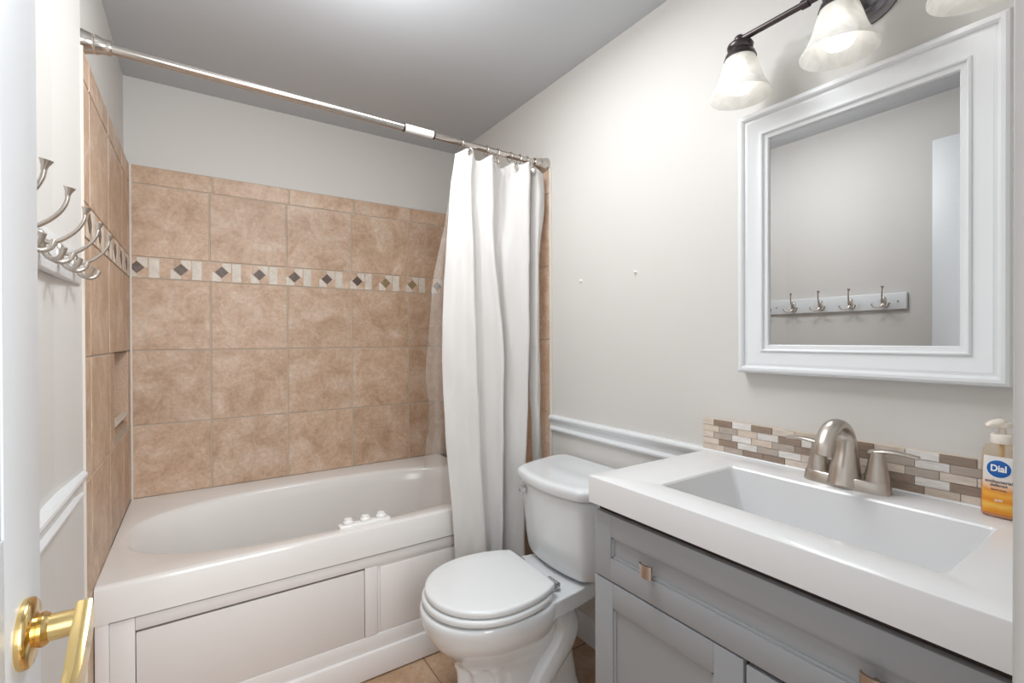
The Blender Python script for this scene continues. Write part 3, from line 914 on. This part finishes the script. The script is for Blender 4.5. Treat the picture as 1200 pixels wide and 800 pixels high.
# local frame: -x faces the room, y is the width
def bot(hx, hy, z, e=2.8): return oval(0, 0, hx, hy, z, e, 48)
SH = [(.0170, .0255, 0), (.0185, .0275, .003), (.0190, .0285, .02), (.0188, .0280, .05), (.0182, .0272, .085), (.0172, .0262, .110), (.0162, .0250, .122), (.0140, .0215, .130), (.0110, .0135, .134), (.0105, .0120, .137)]
MB().rings([bot(*s_) for s_ in SH]).build('bottle', 'clear', soap, local=True, smooth=50)
MB().rings([bot(a-.0012, b-.0012, max(.0015, z)) for a, b, z in SH[:4]] + [bot(.0170, .0260, .062)]).build('liquid_soap', 'soap', soap, local=True, smooth=50)
MB().tube([(0, 0, .064), (0, 0, .136)], .0035, 12).build('dip_tube', 'diptube', soap, local=True)
m = MB()
m.lathe([(.0150, 0), (.0155, .002), (.0155, .015), (.0135, .017), (.006, .018), (.005, .024), (.0052, .030)], (0, 0, .135), seg=28)
m.tube([(.006, .0, .170), (-.004, .003, .171), (-.012, .010, .170), (-.016, .017, .165)], [.0075, .0095, .007, .0045], 16, smooth=5, flat=1.15)
m.lathe([(.0125, 0), (.014, .003), (.012, .009), (.006, .011)], (.001, 0, .164), seg=24)
m.build('pump', 'pumpw', soap, local=True, smooth=50)
# wrapped front label
m = MB()
def fx(y, hx, hy, e=2.8): return -hx*(max(0, 1-abs(y/hy)**e))**(1/e)
def shp(z):
    for a, b in zip(SH, SH[1:]):
        if a[2] <= z <= b[2]:
            t = (z-a[2])/(b[2]-a[2]); return a[0]+(b[0]-a[0])*t, a[1]+(b[1]-a[1])*t
    return SH[-1][:2]
R = []
for i in range(15):
    z = .008 + .104*i/14
    hx, hy = shp(z)
    w = hy*.80
    R.append([(fx(-w+2*w*k/16, hx, hy)-.0006, -w+2*w*k/16, z) for k in range(17)])
m.rings(R, False, False, closed=False)
lb = m.build('label', 'label', soap, local=True, smooth=50)
def front_x(y, z):
    hx, hy = shp(z); return fx(y, hx, hy)
m = MB()
def disc(w, h, z, d):
    m.rings([[(front_x(w*cos(2*pi*k/40), z+h*sin(2*pi*k/40))-d, w*cos(2*pi*k/40), z+h*sin(2*pi*k/40)) for k in range(40)],
             [(front_x(w*.93*cos(2*pi*k/40), z+h*.93*sin(2*pi*k/40))-d-.0004, w*.93*cos(2*pi*k/40), z+h*.93*sin(2*pi*k/40)) for k in range(40)],
             [(front_x(w*.5*cos(2*pi*k/40), z+h*.5*sin(2*pi*k/40))-d-.0004, w*.5*cos(2*pi*k/40), z+h*.5*sin(2*pi*k/40)) for k in range(40)]], False, True)
disc(.0172, .0170, .0900, .0009); m.build('logo_oval_rim', 'navy', lb, local=True)
m = MB(); disc(.0160, .0155, .0900, .0014); m.build('logo_oval', 'blue', lb, local=True)
def text(name, s_, size, z, mk, depth, sx=1., bold=0.):
    cu = bpy.data.curves.new(name, 'FONT'); cu.body = s_; cu.size = size; cu.align_x = 'CENTER'; cu.align_y = 'CENTER'
    cu.extrude = .00015; cu.offset = bold
    to = bpy.data.objects.new(name, cu); COL.objects.link(to)
    dg = bpy.context.evaluated_depsgraph_get()
    me = bpy.data.meshes.new_from_object(to.evaluated_get(dg))
    bpy.data.objects.remove(to)
    for v in me.vertices:       # text x -> -y (reads left to right from the room), text y -> z
        y = -v.co.x*sx; zz = z + v.co.y
        v.co = Vector((front_x(y, zz) - depth - v.co.z, y, zz))
    me.materials.clear(); me.materials.append(M[mk])
    o = bpy.data.objects.new(name, me); COL.objects.link(o); o.parent = lb
    return o
text('brand_lettering', 'Dial', .0165, .0905, 'txtwhite', .0021, .82, .0005)
text('print_line', 'antibacterial', .0075, .0665, 'txtgrey', .001, 1., .0001)
text('print_line', 'defense', .0075, .0600, 'txtgrey', .001, 1., .0001)
text('print_line', 'hand soap', .0050, .0520, 'txtgrey', .001)
text('print_line', 'gold', .0060, .0330, 'txtwhite', .001, 1., .0001)

# ------------------------------------------------------------------ framed mirror
MY0, MY1, MZ0, MZ1 = .2085, .7355, 1.099, 1.796
mir = thing('wall_mirror', 'mirror in a wide white moulded frame above the sink', 'mirror', (XR, (MY0+MY1)/2, MZ0))
PR = [(0, 0), (0, .030), (.003, .037), (.008, .040), (.014, .0395), (.018, .036), (.0195, .031), (.0225, .0305), (.026, .0315), (.032, .029), (.044, .0235), (.054, .0215), (.0565, .0215), (.058, .0245), (.061, .026), (.0635, .0245), (.065, .019), (.0665, .0185), (.0740, .0175), (.0760, .014), (.0765, .008)]
m = MB()
R = []
for d, h in PR:
    R.append([(XR-h, MY0+d, MZ0+d), (XR-h, MY1-d, MZ0+d), (XR-h, MY1-d, MZ1-d), (XR-h, MY0+d, MZ1-d)])
m.rings(R, False, False)
fr = m.build('frame', 'trim', mir, smooth=32)
d = .0755
MB().box(XR-.0105, XR-.004, MY0+d, MY1-d, MZ0+d, MZ1-d).build('mirror_pane', 'mirror', mir, smooth=0)

# ------------------------------------------------------------------ three-light bath bar
LX, LYs, LZ = 1.160, (.681, .458, .235), 1.957
vl = thing('vanity_light', 'dark bronze bath light bar with three lit white glass bells above the mirror', 'wall lamp', (XR, .450, 1.985))
MB().lathe([(.075, 0), (.075, .006), (.066, .010), (.063, .016), (.052, .020), (.049, .026), (.034, .031), (.028, .038), (.012, .044)], (XR, .447, 1.975), (-1, 0, 0), 48).build('canopy', 'canopy', vl, smooth=40)
m = MB()
m.tube([(LX, LYs[0]+.003, LZ), (LX, LYs[2]-.003, LZ)], .0075, 16)
m.tube([(XR-.04, .447, 1.975), (1.205, .452, 1.975), (1.175, .456, 1.970), (LX, .458, LZ)], .009, 16, smooth=6)
for yy in (.525, .391): m.tube([(LX, yy-.008, LZ), (LX, yy+.008, LZ)], .0105, 16)
m.build('crossbar', 'bronze', vl, smooth=50)
for i, ly in enumerate(LYs):
    m = MB()
    m.sphere((LX, ly+.002, LZ), .0135)
    m.lathe([(.010, -.004), (.018, -.008), (.0285, -.011), (.0315, -.017), (.0300, -.024), (.0270, -.028), (.0285, -.032), (.0345, -.037), (.0375, -.046), (.0385, -.050), (.030, -.052)], (LX, ly, LZ), seg=36)
    cup = m.build('lamp_socket', 'bronze', vl, smooth=45)
    m = MB()
    outer = [(.0345, -.044), (.0385, -.056), (.0435, -.072), (.0485, -.090), (.0545, -.108), (.0620, -.124), (.0705, -.137), (.0740, -.143)]
    inner = [(r-.003, h+.0005) for r, h in outer[::-1]]
    m.lathe(outer + [(.0735, -.146)] + inner, (LX, ly, LZ), seg=48, cap0=False, cap1=False)
    m.build('glass_shade', 'shade', vl, smooth=60)
    m = MB()
    m.lathe([(.012, -.050), (.013, -.062), (.021, -.075), (.0315, -.090), (.0345, -.104), (.0320, -.120), (.0235, -.132), (.012, -.1375), (.003, -.139)], (LX, ly, LZ), seg=32)
    m.build('bulb', 'bulb', cup, smooth=60)

# ------------------------------------------------------------------ shower rod, rings, curtain, liner
RY = 1.635
def rz(x): return 1.968 + (1.953-1.968)*(x-XL)/(XR-XL)
rod = thing('shower_rod', 'brushed nickel tension rod across the tub with flared ends', 'curtain rod', (.5, RY, 1.96))
m = MB()
m.tube([(XL+.05, RY, rz(XL+.05)), (.625, RY, rz(.625))], .0135, 20)
m.tube([(.735, RY, rz(.735)), (.985, RY, rz(.985))], .0125, 20)
m.tube([(.980, RY, rz(.98)), (XR-.04, RY, rz(XR-.04))], .0115, 20)
m.build('rod_tube', 'rod', rod, smooth=50)
MB().tube([(.622, RY, rz(.622)), (.738, RY, rz(.738))], .0142, 20).build('white_sleeve', 'sticker', rod, smooth=50)
for x in (.622, .738): MB().tube([(x-.003, RY, rz(x)), (x+.003, RY, rz(x))], .0152, 20).build('sleeve_ring', 'bronze', rod, smooth=50)
FL = [(.0300, 0), (.0310, .004), (.0300, .008), (.0275, .016), (.0245, .026), (.0235, .032), (.0245, .034), (.0235, .037), (.0195, .048), (.0185, .058), (.0190, .062), (.0180, .066), (.0130, .067)]
MB().lathe(FL, (XL+.001, RY, rz(XL)), (1, 0, 0), 36).build('end_flange', 'rod', rod, smooth=40)
MB().lathe(FL, (XR-.001, RY, rz(XR)), (-1, 0, 0), 36).build('end_flange', 'rod', rod, smooth=40)

ring_spots = [(.854, 'free left edge of the white curtain', 0), (.968, 'first deep fold of the white curtain', 1), (1.020, 'sagging middle of the white curtain', 2),
              (1.082, 'flat face right of the sag', 3), (1.128, 'last tall fold', 4), (1.166, 'flange at the right wall', 5)]
labels = ['curtain ring nearest the free left edge of the white curtain',
          'second curtain ring from the left, its disc turned edge-on in the first deep fold',
          'third curtain ring from the left, above the sagging part of the curtain',
          'fourth curtain ring from the left, with a round disc facing the room',
          'second curtain ring from the right wall, bunched over the tall fold',
          'curtain ring closest to the rod end at the right wall']
turn = [0, 1.0, .8, .15, .5, -.6]
for (rx, _, i) in ring_spots:
    t = thing('curtain_ring', labels[i], 'curtain ring', (rx, RY, rz(rx)), 'curtain rings on the rod')
    pts = [(0, .0195*sin(a), .0195*cos(a)-.006) for a in [2*pi*k/24 for k in range(25)]]
    MB().tube(pts, .0017, 8).build('wire_loop', 'rod', t, local=True, smooth=60)
    m = MB()
    a = turn[i]; dy = [1.577, 1.574, 1.632, 1.602, 1.555, 1.600][i] - RY - .012
    m.lathe([(.0115, -.0015), (.0125, 0), (.0115, .0015), (.008, .0028), (.005, .003)], (-.002*sin(a), dy, -.058), (sin(a), -cos(a), 0), 24)
    m.tube([(0, min(-.004, dy*.4), -.0245), (-.001, dy*.8, -.036), (-.002*sin(a), dy+.001, -.056)], .0017, 8, smooth=4)
    m.build('disc', 'rod', t, local=True, smooth=50)

ROWS = [
 (1.914, [.82,.835,.853,.866,.911,.937,.946,.962,1.015,1.066,1.082,1.107,1.129,1.173], [1.615,1.605,1.59,1.575,1.620,1.625,1.60,1.585,1.632,1.648,1.61,1.588,1.572,1.618]),
 (1.795, [.806,.821,.845,.858,.896,.923,.943,.962,1.02,1.054,1.073,1.102,1.128,1.172], [1.62,1.605,1.592,1.575,1.605,1.605,1.595,1.582,1.63,1.645,1.612,1.592,1.572,1.615]),
 (1.522, [.784,.807,.843,.867,.907,.93,.949,.969,1.018,1.035,1.071,1.102,1.127,1.171], [1.622,1.602,1.595,1.574,1.612,1.603,1.596,1.582,1.63,1.612,1.602,1.592,1.574,1.622]),
 (1.183, [.766,.797,.84,.876,.909,.939,.973,1.001,1.040,1.054,1.074,1.101,1.124,1.17], [1.62,1.60,1.593,1.572,1.612,1.603,1.594,1.574,1.632,1.612,1.60,1.588,1.572,1.625]),
 (.843, [.771,.804,.848,.888,.918,.943,.974,.998,1.034,1.048,1.067,1.09,1.113,1.155], [1.61,1.596,1.59,1.570,1.61,1.60,1.592,1.572,1.63,1.61,1.598,1.586,1.572,1.625]),
 (.572, [.789,.825,.862,.9,.929,.951,.974,.995,1.028,1.040,1.059,1.078,1.098,1.130], [1.60,1.590,1.583,1.566,1.605,1.595,1.585,1.570,1.622,1.602,1.592,1.580,1.568,1.62]),
 (.335, [.801,.839,.876,.916,.945,.96,.975,.988,1.020,1.034,1.056,1.074,1.095,1.122], [1.592,1.584,1.577,1.562,1.60,1.592,1.582,1.567,1.617,1.598,1.588,1.576,1.566,1.612]),
 (.235, [.805,.843,.880,.920,.948,.962,.977,.990,1.020,1.034,1.056,1.074,1.095,1.120], [1.590,1.582,1.575,1.560,1.598,1.590,1.580,1.566,1.614,1.596,1.586,1.574,1.564,1.610]),
]
TAIL = [
 (1.914, [1.173,1.190,1.240], [1.618,1.588,1.615]),
 (1.795, [1.172,1.192,1.246], [1.615,1.582,1.612]),
 (1.546, [1.171,1.186,1.218], [1.622,1.586,1.615]),
 (1.182, [1.170,1.186,1.221], [1.625,1.590,1.618]),
 (.95, [1.170,1.188,1.225], [1.625,1.592,1.620]),
 (.843, [1.180,1.194,1.228], [1.625,1.594,1.622]),
 (.669, [1.192,1.202,1.236], [1.630,1.605,1.626]),
 (.26, [1.222,1.230,1.252], [1.634,1.618,1.628]),
]
def cr1(v, i, t):
    p0, p1, p2, p3 = v[max(i-1,0)], v[i], v[i+1], v[min(i+2,len(v)-1)]
    return .5*((2*p1)+(p2-p0)*t+(2*p0-5*p1+4*p2-p3)*t*t+(3*p1-p0-3*p2+p3)*t**3)
def sheet(rows, m, k=6, kz=10, topfn=None, wob=.0015, deep=1., ymid=1.6):
    nodes = []
    for z, X, Y in rows:
        xs, ys = [], []
        for i in range(len(X)-1):
            for j in range(k):
                xs.append(cr1(X, i, j/k)); ys.append(ymid + (cr1(Y, i, j/k)-ymid)*deep)
        xs.append(X[-1]); ys.append(ymid + (Y[-1]-ymid)*deep); nodes.append((z, xs, ys))
    grid = []
    nr = len(nodes); nc = len(nodes[0][1])
    Zs = [n[0] for n in nodes]
    for i in range(nr-1):
        for j in range(kz):
            t = j/kz
            if i > 0 and j == 0 and False: continue
            row = []
            for c in range(nc):
                row.append([cr1([n[1][c] for n in nodes], i, t), cr1([n[2][c] for n in nodes], i, t), Zs[i]*(1-t)+Zs[i+1]*t])
            grid.append(row)
    grid.append([[nodes[-1][1][c], nodes[-1][2][c], Zs[-1]] for c in range(nc)])
    for r, row in enumerate(grid):
        for c, p in enumerate(row):
            p[1] += wob*sin(p[2]*19+c*.35) + wob*.6*sin(p[2]*41-c*.8)
            if topfn: p[2] += topfn(p[0], p[2])
    V = [[m.bm.verts.new(p) for p in row] for row in grid]
    for a, b in zip(V, V[1:]):
        for i in range(nc-1): m.bm.faces.new((a[i], a[i+1], b[i+1], b[i]))
def sag(x, z):
    """the hem droops between rings"""
    w = max(0, (z-1.80)/.114)
    ds = sorted(abs(x-r[0]) for r in ring_spots)
    d = min(ds[0], .03)/.03
    return -.016*w*d + .004*w
m = MB(); sheet(ROWS, m, topfn=sag, deep=1.35); sheet(TAIL, m, topfn=lambda x, z: -.010*max(0, (z-1.8)/.114))
# joined over the upper part only; lower down the last fold swings free behind
cur = m.build('shower_curtain', 'cloth', smooth=80, recalc=False)
md = cur.modifiers.new('thick', 'SOLIDIFY'); md.thickness = .0016; md.offset = 0
tag(cur, 'white cotton shower curtain gathered at the right end of the rod', 'shower curtain')

LIN = [
 (1.890, [.835,.855,.880,.905,.935,.965,.99], [1.655,1.668,1.652,1.672,1.655,1.67,1.66]),
 (1.696, [.823,.845,.870,.90,.93,.96,.99], [1.70,1.688,1.702,1.690,1.70,1.69,1.70]),
 (1.454, [.778,.805,.845,.88,.92,.95,.98], [1.72,1.708,1.722,1.708,1.72,1.71,1.72]),
 (1.184, [.751,.785,.822,.865,.905,.945,.975], [1.72,1.732,1.716,1.734,1.72,1.73,1.72]),
 (1.034, [.740,.780,.820,.86,.90,.94,.97], [1.72,1.736,1.722,1.738,1.722,1.735,1.725]),
 (.915, [.754,.785,.820,.86,.90,.94,.97], [1.72,1.738,1.728,1.742,1.726,1.74,1.73]),
 (.782, [.742,.782,.815,.855,.895,.935,.97], [1.722,1.742,1.730,1.746,1.730,1.745,1.735]),
 (.618, [.724,.775,.81,.85,.89,.93,.965], [1.726,1.746,1.734,1.750,1.735,1.75,1.74]),
 (.44, [.722,.772,.81,.85,.89,.93,.965], [1.750,1.766,1.754,1.768,1.755,1.77,1.76]),
]
m = MB(); sheet(LIN, m, wob=.002)
lin = m.build('curtain_liner', 'vinyl', smooth=80, recalc=False)
tag(lin, 'clear vinyl liner hanging inside the tub behind the white curtain', 'curtain liner')

# ------------------------------------------------------------------ coat rack on the left wall
rack = thing('coat_rack', 'white wall board with a row of nickel coat hooks beside the tub tile', 'coat rack', (XL, 1.19, 1.366))
m = MB(); m.box(XL+.0005, XL+.0170, .808, 1.545, 1.327, 1.407, .004, 3)
board = m.build('board', 'trim', rack)
def hook(y):
    m = MB(); x = XL+.0170; z = 1.372; q = .945
    ring0 = [(x-.0005, y+.0125*cos(a), z+.022*sin(a)) for a in [2*pi*k/24 for k in range(24)]]
    ring1 = [(x+.004, y+.0120*cos(a), z+.0212*sin(a)) for a in [2*pi*k/24 for k in range(24)]]
    ring2 = [(x+.008, y+.0075*cos(a), z+.015*sin(a)) for a in [2*pi*k/24 for k in range(24)]]
    m.rings([ring0, ring1, ring2])
    # long upper prong ending in a flared cup
    tip = (x+.069*q, y-.016, z+.056)
    m.tube([(x+.004, y, z+.002), (x+.018*q, y-.001, z-.002), (x+.038*q, y-.005, z+.008), (x+.056*q, y-.010, z+.024), (x+.066*q, y-.014, z+.041), tip], [.0052, .0042, .0036, .0032, .0030, .0032], 12, smooth=6)
    m.lathe([(.0030, -.006), (.0042, .001), (.0072, .008), (.0078, .0095), (.005, .0088)], tip, (.22, -.12, .97), 18)
    # two lower prongs
    for s in (-1, 1):
        p = [(x+.004, y, z-.014), (x+.014*q, y+s*.008, z-.029), (x+.026*q, y+s*.020, z-.034), (x+.037*q, y+s*.030, z-.027), (x+.042*q, y+s*.035, z-.014)]
        m.tube(p, [.0052, .0046, .0040, .0042, .0056], 12, smooth=6, flat=.8)
    return m.build('hook', 'nickel', rack, smooth=60)
for y in (.898, 1.037, 1.175, 1.312, 1.452): hook(y)
for y in (.842, 1.405): MB().lathe([(.0042, 0), (.0040, .0015), (.002, .0022)], (XL+.0170, y, 1.366), (1, 0, 0), 16).build('screw', 'screw', rack)

# ------------------------------------------------------------------ two leftover anchors in the right wall
for (y, z, lbl) in ((1.128, 1.424, 'small white wall anchor in the bare wall, the one nearer the mirror'), (1.410, 1.423, 'small white wall anchor in the bare wall, the one nearer the curtain')):
    m = MB(); m.lathe([(.0062, 0), (.0062, .0025), (.004, .004), (.003, .009), (.001, .010)], (XR, y, z), (-1, 0, 0), 14)
    o = m.build('wall_anchor', 'anchor'); tag(o, lbl, 'wall anchor', 'wall anchors')
